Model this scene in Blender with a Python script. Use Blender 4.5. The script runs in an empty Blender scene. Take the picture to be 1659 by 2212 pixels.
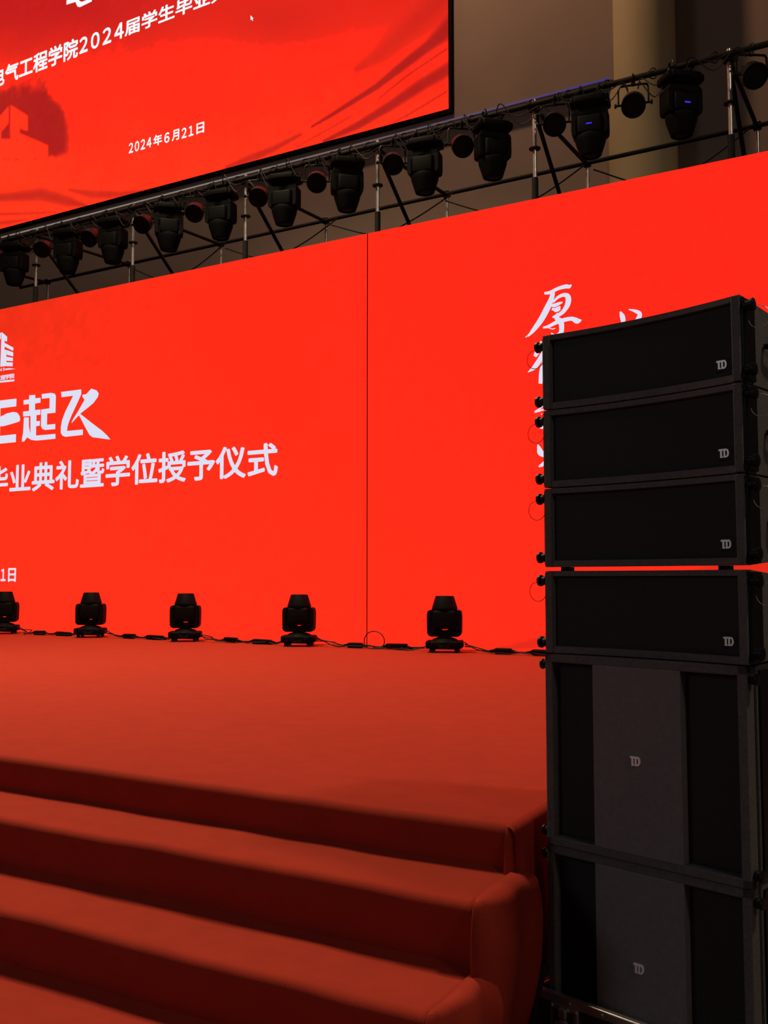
import bpy, bmesh, math, random
import numpy as np
from mathutils import Vector, Matrix, noise as mnoise

R = math.radians
PI = math.pi
random.seed(7)
scene = bpy.context.scene
col = scene.collection

# ------------------------------------------------------------------ camera
FPX, PITCH, YAW, EYE = 2050.0, R(4.02), R(29.4), 1.43
cam_d = bpy.data.cameras.new('camera')
cam_d.sensor_fit = 'VERTICAL'; cam_d.sensor_height = 36.0
cam_d.lens = FPX / 2212 * 36.0
cam_d.clip_end = 200
cam = bpy.data.objects.new('camera', cam_d); col.objects.link(cam)
cam.location = (0, 0, EYE); cam.rotation_euler = (PI/2 + PITCH, 0, YAW)
scene.camera = cam

# ------------------------------------------------------------------ world, lights, exposure
w = bpy.data.worlds.new('hall_ambient'); scene.world = w; w.use_nodes = True
bg = w.node_tree.nodes['Background']
bg.inputs['Color'].default_value = (1.0, 0.86, 0.78, 1); bg.inputs['Strength'].default_value = 0.014
scene.view_settings.view_transform = 'Standard'
scene.view_settings.look = 'None'
scene.view_settings.exposure = 0.0
scene.view_settings.gamma = 1.0
scene.view_settings.use_curve_mapping = False

def area(name, loc, rot, size, power, color, spread=PI):
    d = bpy.data.lights.new(name, 'AREA'); d.shape = 'DISK'; d.size = size; d.energy = power; d.color = color; d.spread = spread
    o = bpy.data.objects.new(name, d); col.objects.link(o); o.location = loc; o.rotation_euler = rot
    return o
# warm wall washer high beside the upper screen, the aisle lamp, and added fill lights
area('ceiling_lamp_wall', (-6.2, 8.6, 13.2), (R(45), 0, R(-36)), 0.6, 130, (1.0, 0.60, 0.34))
area('wall_fill_far', (-13.0, 9.3, 13.2), (R(45), 0, 0), 0.6, 40, (1.0, 0.72, 0.52))  # added fill brightening the far left wall and ledge band
area('stage_fill', (-7.2, 5.2, 13.0), (0, 0, 0), 2.0, 760, (1.0, 0.76, 0.48), R(100))  # added overhead fill lifting the carpet on stage and treads
area('ceiling_lamp_aisle', (4.2, 4.0, 11.0), (0, R(25), 0), 0.8, 150, (1.0, 0.78, 0.55), R(120))
area('drape_fill', (6.0, -.6, 6.5), (0, R(50), 0), 1.2, 62, (1.0, 0.85, 0.70))  # added side fill for the step end drapes, no known lamp here
area('front_fill', (-6.0, -5.0, 5.2), (R(66), 0, R(-38)), 3.0, 62, (0.95, 0.92, 1.0))  # added low front fill for the speaker fronts and badge glints

# ------------------------------------------------------------------ photo pixel -> point on a real plane (for laying out the scene)
_fw = np.array([-math.sin(YAW)*math.cos(PITCH), math.cos(YAW)*math.cos(PITCH), math.sin(PITCH)])
_rt = np.array([math.cos(YAW), math.sin(YAW), 0.0]); _up = np.cross(_rt, _fw)
_C = np.array([0, 0, EYE])
def onY(x, y, Y):
    d = _fw + _rt*(x-829.5)/FPX - _up*(y-1106)/FPX
    return _C + d*(Y/d[1])
def proj(P):
    v = np.asarray(P, float) - _C; z = v @ _fw
    return 829.5 + FPX*(v @ _rt)/z, 1106 - FPX*(v @ _up)/z

# ------------------------------------------------------------------ materials
def lin(c):
    return [((v/255)/12.92 if v/255 <= .04045 else ((v/255+.055)/1.055)**2.4) for v in c]
MATS = {}
def mat(name, rgb, rough=.5, metal=0.0, noise=0.0, nscale=30, bump=0.0, bscale=200, spec=.5, sheen=0.0):
    if name in MATS: return MATS[name]
    m = bpy.data.materials.new(name); m.use_nodes = True
    nt = m.node_tree; b = nt.nodes['Principled BSDF']
    b.inputs['Roughness'].default_value = rough; b.inputs['Metallic'].default_value = metal
    b.inputs['Specular IOR Level'].default_value = spec
    if sheen: b.inputs['Sheen Weight'].default_value = sheen
    tc = nt.nodes.new('ShaderNodeTexCoord')
    n = nt.nodes.new('ShaderNodeTexNoise'); n.inputs['Scale'].default_value = nscale; n.inputs['Detail'].default_value = 4
    nt.links.new(tc.outputs['Object'], n.inputs['Vector'])
    r = nt.nodes.new('ShaderNodeValToRGB')
    lo = [max(0, v*(1-noise)) for v in rgb]; hi = [min(1, v*(1+noise)) for v in rgb]
    r.color_ramp.elements[0].position = .3; r.color_ramp.elements[1].position = .7
    r.color_ramp.elements[0].color = (*lo, 1); r.color_ramp.elements[1].color = (*hi, 1)
    nt.links.new(n.outputs['Fac'], r.inputs['Fac']); nt.links.new(r.outputs['Color'], b.inputs['Base Color'])
    if bump:
        n2 = nt.nodes.new('ShaderNodeTexNoise'); n2.inputs['Scale'].default_value = bscale; n2.inputs['Detail'].default_value = 2
        nt.links.new(tc.outputs['Object'], n2.inputs['Vector'])
        bp = nt.nodes.new('ShaderNodeBump'); bp.inputs['Strength'].default_value = bump; bp.inputs['Distance'].default_value = .01
        nt.links.new(n2.outputs['Fac'], bp.inputs['Height']); nt.links.new(bp.outputs['Normal'], b.inputs['Normal'])
    MATS[name] = m
    return m
def emit(name, rgb, strength=1.0):
    if name in MATS: return MATS[name]
    m = bpy.data.materials.new(name); m.use_nodes = True; nt = m.node_tree
    nt.nodes.remove(nt.nodes['Principled BSDF'])
    e = nt.nodes.new('ShaderNodeEmission'); e.inputs['Color'].default_value = (*rgb, 1); e.inputs['Strength'].default_value = strength
    nt.links.new(e.outputs['Emission'], nt.nodes['Material Output'].inputs['Surface']); MATS[name] = m
    return m
def emit_picture(name):
    m = bpy.data.materials.new(name); m.use_nodes = True; nt = m.node_tree
    nt.nodes.remove(nt.nodes['Principled BSDF'])
    a = nt.nodes.new('ShaderNodeAttribute'); a.attribute_name = 'picture'
    e = nt.nodes.new('ShaderNodeEmission'); nt.links.new(a.outputs['Color'], e.inputs['Color'])
    nt.links.new(e.outputs['Emission'], nt.nodes['Material Output'].inputs['Surface'])
    return m
def grille_mat():
    m = bpy.data.materials.new('speaker_grille'); m.use_nodes = True; nt = m.node_tree; b = nt.nodes['Principled BSDF']
    tc = nt.nodes.new('ShaderNodeTexCoord'); mp = nt.nodes.new('ShaderNodeMapping'); mp.inputs['Scale'].default_value = (1, .02, 1); mp.inputs['Rotation'].default_value = (0, R(45), 0)
    v = nt.nodes.new('ShaderNodeTexVoronoi'); v.inputs['Scale'].default_value = 165; v.inputs['Randomness'].default_value = .15
    nt.links.new(tc.outputs['Object'], mp.inputs['Vector']); nt.links.new(mp.outputs['Vector'], v.inputs['Vector'])
    r = nt.nodes.new('ShaderNodeValToRGB'); r.color_ramp.elements[0].position = .28; r.color_ramp.elements[1].position = .42
    r.color_ramp.elements[0].color = (.008, .007, .007, 1); r.color_ramp.elements[1].color = (.034, .031, .030, 1)
    nt.links.new(v.outputs['Distance'], r.inputs['Fac']); nt.links.new(r.outputs['Color'], b.inputs['Base Color'])
    b.inputs['Roughness'].default_value = .7; b.inputs['Specular IOR Level'].default_value = .2
    return m

M_CARPET = mat('red_carpet', (.30, .027, .013), .95, noise=.05, nscale=9, bump=.25, bscale=420, spec=.15)
M_CARPET2 = mat('red_carpet_drape', (.29, .025, .013), .95, noise=.12, nscale=7, bump=.25, bscale=420, spec=.15)
M_WALL = mat('hall_wall_paint', (.44, .32, .26), .9, noise=.05, nscale=1.2, spec=.2)
M_COL = mat('cream_column_paint', (.70, .55, .31), .7, noise=.05, nscale=2, spec=.3)
M_FLOOR = mat('hall_floor', (.10, .07, .06), .5, noise=.2, nscale=4)
M_TRIM = mat('pale_trim_strip', (.60, .55, .52), .5)
M_BLACK = mat('black_plastic', (.0035, .0035, .0038), .6, noise=.15, nscale=40, spec=.05)
M_BLACK2 = mat('black_satin_metal', (.006, .006, .0065), .45, noise=.2, nscale=30, spec=.15)
M_CAB = mat('speaker_paint', (.10, .092, .094), .8, noise=.15, nscale=90, bump=.35, bscale=500, spec=.25)
M_CABP = mat('speaker_panel_paint', (.155, .142, .146), .8, noise=.08, nscale=70, bump=.3, bscale=500, spec=.25)
M_GRILLE = grille_mat()
M_STEEL = mat('galvanised_tube', (.62, .62, .62), .32, metal=.85, noise=.15, nscale=25)
M_DARKTUBE = mat('black_scaffold_tube', (.014, .012, .012), .7, noise=.3, nscale=20, spec=.12)
M_CABLE = mat('black_cable', (.010, .009, .009), .6, spec=.2)
M_LENS = mat('par_lens', (.006, .008, .007), .8, noise=.3, nscale=60, spec=.08)
M_GLASS = mat('beam_lens', (.008, .008, .01), .6, spec=.1)
M_ALU = mat('aluminium_edge', (.62, .58, .56), .35, metal=.9, noise=.15, nscale=30)
M_CASE = mat('flight_case_board', (.035, .02, .022), .5, noise=.2, nscale=40)
M_LOGO = mat('badge_silver', (.97, .97, .97), .5, metal=.4, spec=.8)
M_WHITE = emit('led_white', lin((222, 224, 244)), 1.0)
M_WHITE2 = emit('led_white_bright', lin((246, 250, 252)), 1.0)
M_BLUE = emit('blue_indicator', (.05, .03, .9), 1.0)
M_PIC = emit_picture('led_picture')
def strip_mat():
    m = bpy.data.materials.new('rope_light'); m.use_nodes = True; nt = m.node_tree; nt.nodes.remove(nt.nodes['Principled BSDF'])
    tc = nt.nodes.new('ShaderNodeTexCoord'); sp = nt.nodes.new('ShaderNodeSeparateXYZ'); r = nt.nodes.new('ShaderNodeValToRGB'); mr = nt.nodes.new('ShaderNodeMapRange')
    mr.inputs['From Min'].default_value = -15; mr.inputs['From Max'].default_value = -3.4
    nt.links.new(tc.outputs['Object'], sp.inputs[0]); nt.links.new(sp.outputs['X'], mr.inputs['Value']); nt.links.new(mr.outputs['Result'], r.inputs['Fac'])
    el = r.color_ramp.elements; el[0].position = .35; el[0].color = (.26, .23, .21, 1); el[1].position = 1; el[1].color = (.05, .035, .22, 1)
    q = el.new(.72); q.color = (.14, .10, .12, 1)
    e = nt.nodes.new('ShaderNodeEmission'); nt.links.new(r.outputs['Color'], e.inputs['Color']); nt.links.new(e.outputs['Emission'], nt.nodes['Material Output'].inputs['Surface'])
    return m
M_STRIP = strip_mat()

# ------------------------------------------------------------------ mesh helpers
class MB:
    def __init__(s): s.v = []; s.f = []
    def add(s, vs, fs):
        n = len(s.v); s.v += [tuple(map(float, p)) for p in vs]; s.f += [tuple(i+n for i in f) for f in fs]; return s
    def box(s, c, d, bev=0.0, M=None, seg=2):
        bm = bmesh.new(); bmesh.ops.create_cube(bm, size=1)
        for v in bm.verts: v.co = Vector((v.co.x*d[0], v.co.y*d[1], v.co.z*d[2]))
        if bev: bmesh.ops.bevel(bm, geom=bm.edges[:], offset=bev, segments=seg, profile=.5, affect='EDGES')
        M = M or Matrix.Identity(4); c = Vector(c)
        bm.verts.index_update()
        s.add([(M @ (v.co + c)) for v in bm.verts], [[v.index for v in f.verts] for f in bm.faces]); bm.free(); return s
    def tube(s, pts, r, n=8, cap=True):
        pts = [Vector(p) for p in pts]; k = len(pts)
        rs = r if isinstance(r, (list, tuple)) else [r]*k
        vs = []; fs = []; prev = None
        for i, p in enumerate(pts):
            t = (pts[min(i+1, k-1)] - pts[max(i-1, 0)])
            t = t.normalized() if t.length > 1e-9 else Vector((0, 0, 1))
            if prev is None:
                a = Vector((0, 0, 1)) if abs(t.z) < .9 else Vector((1, 0, 0))
                u = t.cross(a).normalized()
            else:
                u = (prev - t*prev.dot(t)).normalized()
            prev = u; wv = t.cross(u)
            for j in range(n):
                a = 2*PI*j/n; vs.append(p + (u*math.cos(a) + wv*math.sin(a))*rs[i])
        for i in range(k-1):
            for j in range(n):
                fs.append((i*n+j, i*n+(j+1) % n, (i+1)*n+(j+1) % n, (i+1)*n+j))
        if cap: fs.append(tuple(range(n-1, -1, -1))); fs.append(tuple((k-1)*n+j for j in range(n)))
        return s.add(vs, fs)
    def lathe(s, prof, n=20, M=None, cap=True, start=0.0, sx=1.0, sy=1.0):
        M = M or Matrix.Identity(4); vs = []; fs = []; k = len(prof)
        for r, z in prof:
            for j in range(n):
                a = 2*PI*j/n + start; vs.append(M @ Vector((r*math.cos(a)*sx, r*math.sin(a)*sy, z)))
        for i in range(k-1):
            for j in range(n):
                fs.append((i*n+j, i*n+(j+1) % n, (i+1)*n+(j+1) % n, (i+1)*n+j))
        if cap: fs.append(tuple(range(n-1, -1, -1))); fs.append(tuple((k-1)*n+j for j in range(n)))
        return s.add(vs, fs)
    def prism(s, poly, y0, y1, M=None):
        """polygon in x,z swept from y0 to y1"""
        M = M or Matrix.Identity(4); n = len(poly)
        vs = [M @ Vector((x, y0, z)) for x, z in poly] + [M @ Vector((x, y1, z)) for x, z in poly]
        fs = [tuple(range(n)), tuple(range(2*n-1, n-1, -1))] + [(i, i+n, (i+1) % n+n, (i+1) % n) for i in range(n)]
        return s.add(vs, fs)
    def mesh(s, name, m, smooth=False):
        me = bpy.data.meshes.new(name); me.from_pydata(s.v, [], s.f)
        bm = bmesh.new(); bm.from_mesh(me); bmesh.ops.recalc_face_normals(bm, faces=bm.faces[:]); bm.to_mesh(me); bm.free()
        me.materials.append(m)
        if smooth:
            me.polygons.foreach_set('use_smooth', [True]*len(me.polygons))
            try: me.set_sharp_from_angle(angle=R(40))
            except Exception: pass
        me.update(); return me
    def build(s, name, m, parent=None, smooth=False):
        o = bpy.data.objects.new(name, s.mesh(name, m, smooth)); col.objects.link(o)
        if parent is not None: o.parent = parent
        return o
def tag(o, label=None, cat=None, group=None, kind=None):
    for k, v in (('label', label), ('category', cat), ('group', group), ('kind', kind)):
        if v: o[k] = v
    return o
def empty(name, loc=(0, 0, 0), rot=(0, 0, 0), sc=1.0):
    o = bpy.data.objects.new(name, None); col.objects.link(o); o.location = loc; o.rotation_euler = rot; o.scale = (sc,)*3
    o.empty_display_size = .05; return o
def copy_tree(o, parent=None):
    c = o.copy(); col.objects.link(c); c.parent = parent
    for ch in list(o.children): copy_tree(ch, c)
    return c
def smooth_path(pts, k=6):
    pts = [Vector(p) for p in pts]; out = []
    for i in range(len(pts)-1):
        p0, p1, p2, p3 = pts[max(i-1, 0)], pts[i], pts[i+1], pts[min(i+2, len(pts)-1)]
        for j in range(k):
            t = j/k; out.append(.5*((2*p1)+(p2-p0)*t+(2*p0-5*p1+4*p2-p3)*t*t+(3*p1-p0-3*p2+p3)*t**3))
    out.append(pts[-1]); return out
def grid_mesh(xs, ts, fn):
    mb = MB(); nx, nt = len(xs), len(ts)
    vs = [fn(x, t) for x in xs for t in ts]
    fs = [(i*nt+j, (i+1)*nt+j, (i+1)*nt+j+1, i*nt+j+1) for i in range(nx-1) for j in range(nt-1)]
    return mb.add(vs, fs)
def nz(*p): return mnoise.noise(Vector((tuple(p)+(0.37, 0.71))[:3]))

# ================================================================== STRUCTURE
SZ = 0.694                 # stage top
SXR = -1.085               # stage right edge
SYF = 2.705                # stage front edge
LEDY = 9.0
o = MB().box((-6, 4, -.05), (34, 34, .1)).build('floor', M_FLOOR); tag(o, kind='structure')
# back wall: upper bulkhead and the slightly recessed wall below it
wl = MB().box((-11.7, 12.45, 11.05), (17.2, .5, 5.9)).build('wall_back', M_WALL); tag(wl, kind='structure')
wl = MB().box((-11.7, 12.63, 4.05), (17.2, .5, 8.1)).build('wall_back_lower', M_WALL); tag(wl, kind='structure')
wr = MB().box((2.0, 13.4, 7.0), (12.0, .3, 14.0)).build('wall_back_recess', M_WALL); tag(wr, kind='structure')
ct = MB().box((-3.08, 12.95, 7.0), (.15, .8, 14.0)).build('wall_return', M_WALL); tag(ct, kind='structure')
tr = MB().box((-11.7, 12.185, 8.12), (16.6, .02, .012)).build('trim_1', M_STRIP); tag(tr, 'thin dim light strip along the wall ledge', kind='structure')
tr = MB().box((2.0, 13.235, 10.45), (10.0, .03, .03)).build('trim_2', M_TRIM); tag(tr, kind='structure')
cm = MB().lathe([(.45, 0), (.45, 14.0)], 40, Matrix.Translation((-3.06, 12.55, 0)))
co = cm.build('column', M_COL, smooth=True); tag(co, 'cream painted round column beside the wall end behind the scaffold', 'column', kind='structure')

# ---------------------------------------------------------------- stage
stage = empty('stage', (0, 0, 0)); tag(stage, 'low stage covered in red carpet in front of the screens', 'stage')
xs = [-18 + i*.5 for i in range(22)] + [-7 + i*.10 for i in range(60)]
xs = [x for x in xs if x < SXR-.02] + [SXR-.02]
ys = [9.25 - i*.14 for i in range(47)]
def top_z(x, y):
    return SZ + .003*nz(x*.5, y*.8, 2.1) + .0012*nz(x*1.6, y*2.0, 7) + .006*math.exp(-((y-6.1-.25*(x+3))/.06)**2)*max(0, min(1, (x+4.2)))
prof = [('t', y) for y in ys if y > SYF+.05]
def stage_prof(x, t):
    """t 0..1 top from back to front edge, 1..2 rounded edge, 2..3 down the front"""
    e = .012*nz(x*1.7, 3.3) + .006*nz(x*5, 1)
    if t <= 1:
        y = 9.25 + (SYF+.03+e - 9.25)*t; return (x, y, top_z(x, y))
    if t <= 2:
        a = (t-1)*PI/2; y0 = SYF+.03+e; return (x, y0-.03*math.sin(a), top_z(x, y0)-.03*(1-math.cos(a)))
    s = t-2; zz = SZ-.03-(SZ-.03-.45)*s
    return (x, SYF + e*(1-s) + .018*s + .010*nz(x*2.6, zz*4, 5)*s, zz)
ts = [i/44 for i in range(45)] + [1+i/5 for i in range(1, 6)] + [2+i/6 for i in range(1, 7)]
grid_mesh(xs, ts, stage_prof).build('carpet', M_CARPET, stage, smooth=True)
# hanging cloth along the stage's right side
def side_drape(y, t):
    if t <= 1:
        a = t*PI/2; return (SXR-.02+.03*math.sin(a), y, top_z(SXR-.02, y)-.03*(1-math.cos(a)))
    s = (t-1); zz = SZ-.03-(SZ-.03)*s
    fold = .018*math.sin(y*17+1.2)+.010*math.sin(y*41+2)
    return (SXR+.01+.012*s+fold*min(1, s*2.2)*.8, y, max(0.002, zz))
yy = [SYF-.005 + i*.02 for i in range(45)] + [3.6 + i*.2 for i in range(1, 29)]
grid_mesh(yy, [i/4 for i in range(5)] + [1+i/10 for i in range(1, 11)], side_drape).build('side_drape', M_CARPET2, stage, smooth=True)
MB().box(((-18+SXR)/2-.03, 5.99, .33), (18+SXR-.1, 6.4, .64)).build('platform', M_BLACK, stage)
fl = MB()   # loose flap of cloth folded around the front corner
def corner_flap(u, t):
    ang = u*PI*.5
    r = .033*math.sin(min(1, t/.12)*PI/2) + .026*t + .010*math.sin(u*9)*t
    return (SXR-.022+r*math.sin(ang)+.03*t*u, SYF+.032-r*math.cos(ang)-.01*t*(1-u), SZ+.001-.03*(1-math.cos(min(1, t/.12)*PI/2))-.25*max(0, t-.06))
grid_mesh([i/14 for i in range(15)], [0, .02, .04, .06, .08, .10, .12, .2, .3, .45, .6, .8, 1], corner_flap).build('corner_flap', M_CARPET2, stage, smooth=True)

# ---------------------------------------------------------------- steps
steps = empty('stage_steps', (0, 0, 0)); tag(steps, 'red carpeted flight of steps running along the stage front', 'steps')
TREADS = [(.551, 2.705, 2.415), (.363, 2.415, 2.14), (.174, 2.14, 1.86)]     # tread z, back y, front y
sxs = [-12 + i*.5 for i in range(13)] + [-5.9 + i*.06 for i in range(90)]
XE = -1.075
sxs = [x for x in sxs if x < XE-.04] + [XE-.035, XE-.026, XE-.018, XE-.009, XE]
for k, (tz, yb, yf) in enumerate(TREADS):
    zb = TREADS[k+1][0]-.03 if k < 2 else 0.002
    def stepf(x, t, tz=tz, yb=yb, yf=yf, zb=zb, k=k):
        e = .010*nz(x*1.9, k*5.1) + .006*nz(x*6, k+.3)
        sag = .007*nz(x*2.3, k*3.7+9) - .035*max(0, (x-(XE-.035))/.035)**2
        if t <= 1:
            y = yb+.03 + (yf+.028+e-yb-.03)*t
            lift = .028*max(0, 1-(yb+.03-y)/.075)**2
            return (x, y, tz + sag*t + lift*(.6+.5*nz(x*1.3, k*2.2)) + .003*nz(x*5, y*9, k))
        if t <= 2:
            a = (t-1)*PI/2; y0 = yf+.028+e; return (x, y0-.028*math.sin(a), tz+sag-.028*(1-math.cos(a)))
        s = t-2
        return (x, yf+e*(1-s)+.030*s+.012*nz(x*2.4, s*2, k*4)*math.sin(s*PI), tz+sag-.028-(tz-.028-zb)*s)
    grid_mesh(sxs, [i/8 for i in range(9)] + [1+i/5 for i in range(1, 6)] + [2+i/7 for i in range(1, 8)], stepf).build('step', M_CARPET, steps, smooth=True)
    # end cloth: starts on the tread, rolls over the edge and bulges out down to the floor
    def endf(y, t, tz=tz, yb=yb, yf=yf, k=k):
        q = (y-yf)/(yb-yf)
        hz = tz+.014+.006*nz(y*8, k*3)
        wob = .016*nz(y*7, t*2.2, k*7)+.007*math.sin(y*38+k*2+t*2)
        x0 = XE-.012+.008*nz(y*9, k)
        out = (.088-.022*k)*math.sin(PI*max(0, min(1, t*.97))**.62)
        if t < .12: z = hz - .02*(t/.12)**2
        else: z = hz-.02-(hz-.022)*((t-.12)/.88)
        rd = math.sqrt(max(0, 1-(1-min(1, max(0, q)/.42))**2))
        ff = -.028*min(1, t*4)*(1-min(1, q*2.4))
        return (x0+(out+wob*min(1, t*4))*rd+.012*(1-rd), y+ff, max(.002, z))
    n = 16
    eo = grid_mesh([yf-.006+(yb+.03-yf)*i/n for i in range(n+1)], [0, .03, .06, .09, .12, .16, .21, .28, .36, .45, .55, .66, .78, .9, 1], endf)
    e_ = eo.build('end_drape', M_CARPET2, steps, smooth=True)
    sm = e_.modifiers.new('cloth', 'SOLIDIFY'); sm.thickness = .007; sm.offset = -1

# ================================================================== LED SCREENS
def lerp(a, b, t): return a+(b-a)*t
def sst(a, b, x): 
    t = np.clip((x-a)/(b-a), 0, 1); return t*t*(3-2*t)
def seg_field(px, py, path, soft):
    """path: [(x, y, halfwidth)], returns 0..1 band"""
    best = np.zeros_like(px)
    for (x0, y0, w0), (x1, y1, w1) in zip(path[:-1], path[1:]):
        dx, dy = x1-x0, y1-y0; L = dx*dx+dy*dy
        t = np.clip(((px-x0)*dx+(py-y0)*dy)/L, 0, 1)
        d = np.hypot(px-(x0+dx*t), py-(y0+dy*t)); wv = w0+(w1-w0)*t
        best = np.maximum(best, 1-sst(wv*(1-soft), wv*(1+soft)+.8, d))
    return best
def poly_field(px, py, poly, soft):
    inside = np.zeros(px.shape, bool); dist = np.full(px.shape, 1e9); n = len(poly)
    for i in range(n):
        (x0, y0), (x1, y1) = poly[i], poly[(i+1) % n]
        c = ((y0 > py) != (y1 > py)) & (px < (x1-x0)*(py-y0)/((y1-y0) if y1 != y0 else 1e-9)+x0)
        inside ^= c
        dx, dy = x1-x0, y1-y0; t = np.clip(((px-x0)*dx+(py-y0)*dy)/(dx*dx+dy*dy), 0, 1)
        dist = np.minimum(dist, np.hypot(px-(x0+dx*t), py-(y0+dy*t)))
    sd = np.where(inside, dist, -dist)
    return sst(-soft, soft, sd)
rng = np.random.default_rng(3)
def fbm(shape, cells):
    a = np.zeros(shape)
    for c, amp in cells:
        g = rng.standard_normal((int(shape[0]/c)+3, int(shape[1]/c)+3))
        yi = np.arange(shape[0])/c; xi = np.arange(shape[1])/c
        y0 = yi.astype(int); x0 = xi.astype(int); fy = (yi-y0)[:, None]; fx = (xi-x0)[None]
        fy = fy*fy*(3-2*fy); fx = fx*fx*(3-2*fx)
        a += amp*((g[y0][:, x0]*(1-fx)+g[y0][:, x0+1]*fx)*(1-fy)+(g[y0+1][:, x0]*(1-fx)+g[y0+1][:, x0+1]*fx)*fy)
    return a
def display(name, x0, x1, z0, z1, Y, step, colour, parent):
    nx = max(2, int(round((x1-x0)/step))+1); nzv = max(2, int(round((z1-z0)/step))+1)
    X, Z = np.meshgrid(np.linspace(x0, x1, nx), np.linspace(z0, z1, nzv))
    P = np.stack([X, np.full_like(X, Y), Z], -1)
    px, py = proj(P)
    rgb = colour(px, py, X, Z)                       # 0..255 sRGB
    s = np.clip(rgb/255, 0, 1); L = np.where(s <= .04045, s/12.92, ((s+.055)/1.055)**2.4)
    L[..., 0] += np.maximum(0, L[..., 0]-.86)*LED_GAIN   # the panels are brighter than the picture's white
    me = bpy.data.meshes.new(name)
    V = P.reshape(-1, 3); idx = np.arange(nx*nzv).reshape(nzv, nx)
    F = np.stack([idx[:-1, :-1], idx[:-1, 1:], idx[1:, 1:], idx[1:, :-1]], -1).reshape(-1, 4)
    me.from_pydata(V.tolist(), [], F.tolist())
    at = me.color_attributes.new('picture', 'FLOAT_COLOR', 'POINT')
    A = np.ones((nx*nzv, 4), np.float32); A[:, :3] = L.reshape(-1, 3); at.data.foreach_set('color', A.ravel())
    me.materials.append(M_PIC); me.update()
    ob = bpy.data.objects.new(name, me); col.objects.link(ob); ob.parent = parent
    return ob
LED_GAIN = 7.5

def mix3(a, b, t): return a*(1-t[..., None])+np.array(b, float)*t[..., None]
def col_lower(px, py, X, Z):
    t = sst(-200, 1500, px); v = sst(600, 1400, py)
    a = np.ones(px.shape+(3,))*np.array([238, 48, 24.])
    a = mix3(a, (254, 40, 25), t*.9); a = mix3(a, (254, 52, 28), v*.7*(1-.45*t))
    a = a + fbm(px.shape, [(1.5, .6)])[..., None]*np.array([1.2, .9, .6])
    d = seg_field(px, py, [(1000, 1416, 3), (1080, 1404, 8), (1160, 1388, 12), (1260, 1362, 18), (1400, 1310, 30), (1700, 1200, 60)], .6)
    a = mix3(a, (222, 42, 26), d*.75)
    b = seg_field(px, py, [(1110, 1417, 2), (1180, 1407, 5), (1300, 1385, 12), (1700, 1290, 40)], .5)
    return mix3(a, (255, 66, 30), b*.8)
def col_upper(px, py, X, Z):
    N = fbm(px.shape, [(2, .5), (7, .5), (22, .6)]); N2 = fbm(px.shape, [(3, .6), (9, .6)])
    a = np.ones(px.shape+(3,))*np.array([255, 46, 26.])
    a = mix3(a, (255, 58, 28), sst(250, 480, py+.12*px)*.8)
    lim = 150-.10*np.clip(px, -400, 500)+16*N
    dk = 1-sst(lim-130, lim+40, py-.02*px)
    a = mix3(a, (198, 30, 28), dk*(1-.6*sst(150, 560, px)))
    sm = np.exp(-(((px-600)/130)**2+((py-45)/55)**2))*.5; a = mix3(a, (205, 34, 28), np.clip(sm*(1+.25*N), 0, 1))
    tree = poly_field(px, py, [(-200, 190), (-60, 205), (20, 185), (60, 165), (96, 165), (107, 206), (137, 240), (143, 268), (147, 300), (144, 330), (114, 342), (40, 352), (-200, 352)], 7.0)
    tree = np.clip(tree+N2*.16*(tree > .02)*(tree < .99), 0, 1)*sst(165, 215, py+10*N2)
    a = mix3(a, (178, 32, 28), tree)
    for pl in ([(22, 226), (60, 250), (60, 283), (43, 277.5), (43, 288), (104, 314), (104, 342), (22, 342)],
               [(-60, 320), (0, 250), (18.5, 229), (18.5, 267), (3, 285), (2, 342), (-60, 342)], [(-60, 300), (24, 300), (24, 342), (-60, 342)]):
        a = mix3(a, (255, 54, 28), poly_field(px, py, pl, 1.2))
    a = mix3(a, (205, 30, 26), poly_field(px, py, [(18.8, 229), (22.4, 226), (22.4, 300), (18.8, 300)], .8)*.8)
    a = mix3(a, (255, 56, 28), sst(330, 350, py+6*N2)*(1-sst(120, 170, px)))
    DK = (168, 30, 27)
    def band(path, soft, k):
        nonlocal a
        a = mix3(a, DK, seg_field(px, py, path, soft)*k)
    band([(1010, 15, 20), (966, 64, 17), (930, 96, 10), (880, 134, 9), (815, 186, 6), (717, 248, 4), (673, 274, 2)], .5, .85)
    band([(1010, 125, 14), (966, 151, 12), (916, 180, 11), (843, 229, 9), (771, 272, 7), (700, 305, 3)], .6, .78)
    band([(966, 105, 1.6), (880, 163, 1.6), (818, 213, 1)], .8, .6)
    band([(966, 197, 1.6), (880, 249, 1.6), (850, 265, 1)], .8, .65)
    band([(760, 250, 1.2), (690, 290, 1.2), (640, 317, .8)], .8, .55)
    band([(980, -30, 26), (909, 40, 22), (825, 116, 17), (770, 150, 6)], .9, .32)
    band([(650, 290, 3), (590, 322, 6), (540, 342, 7), (490, 362, 4)], .8, .55)
    band([(-60, 432, 5), (40, 424, 9), (90, 420, 12), (150, 436, 9), (185, 444, 3)], .9, .55)
    band([(150, 410, 3), (200, 420, 8), (260, 420, 6), (330, 412, 3)], .9, .45)
    band([(-50, 464, 2.5), (60, 461, 2), (120, 458, 1)], .8, .5)
    band([(-50, 486, 4), (20, 480, 4), (60, 474, 2)], .8, .4)
    a = a + N[..., None]*np.array([2.5, 1.6, 1.0])
    return a

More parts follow.
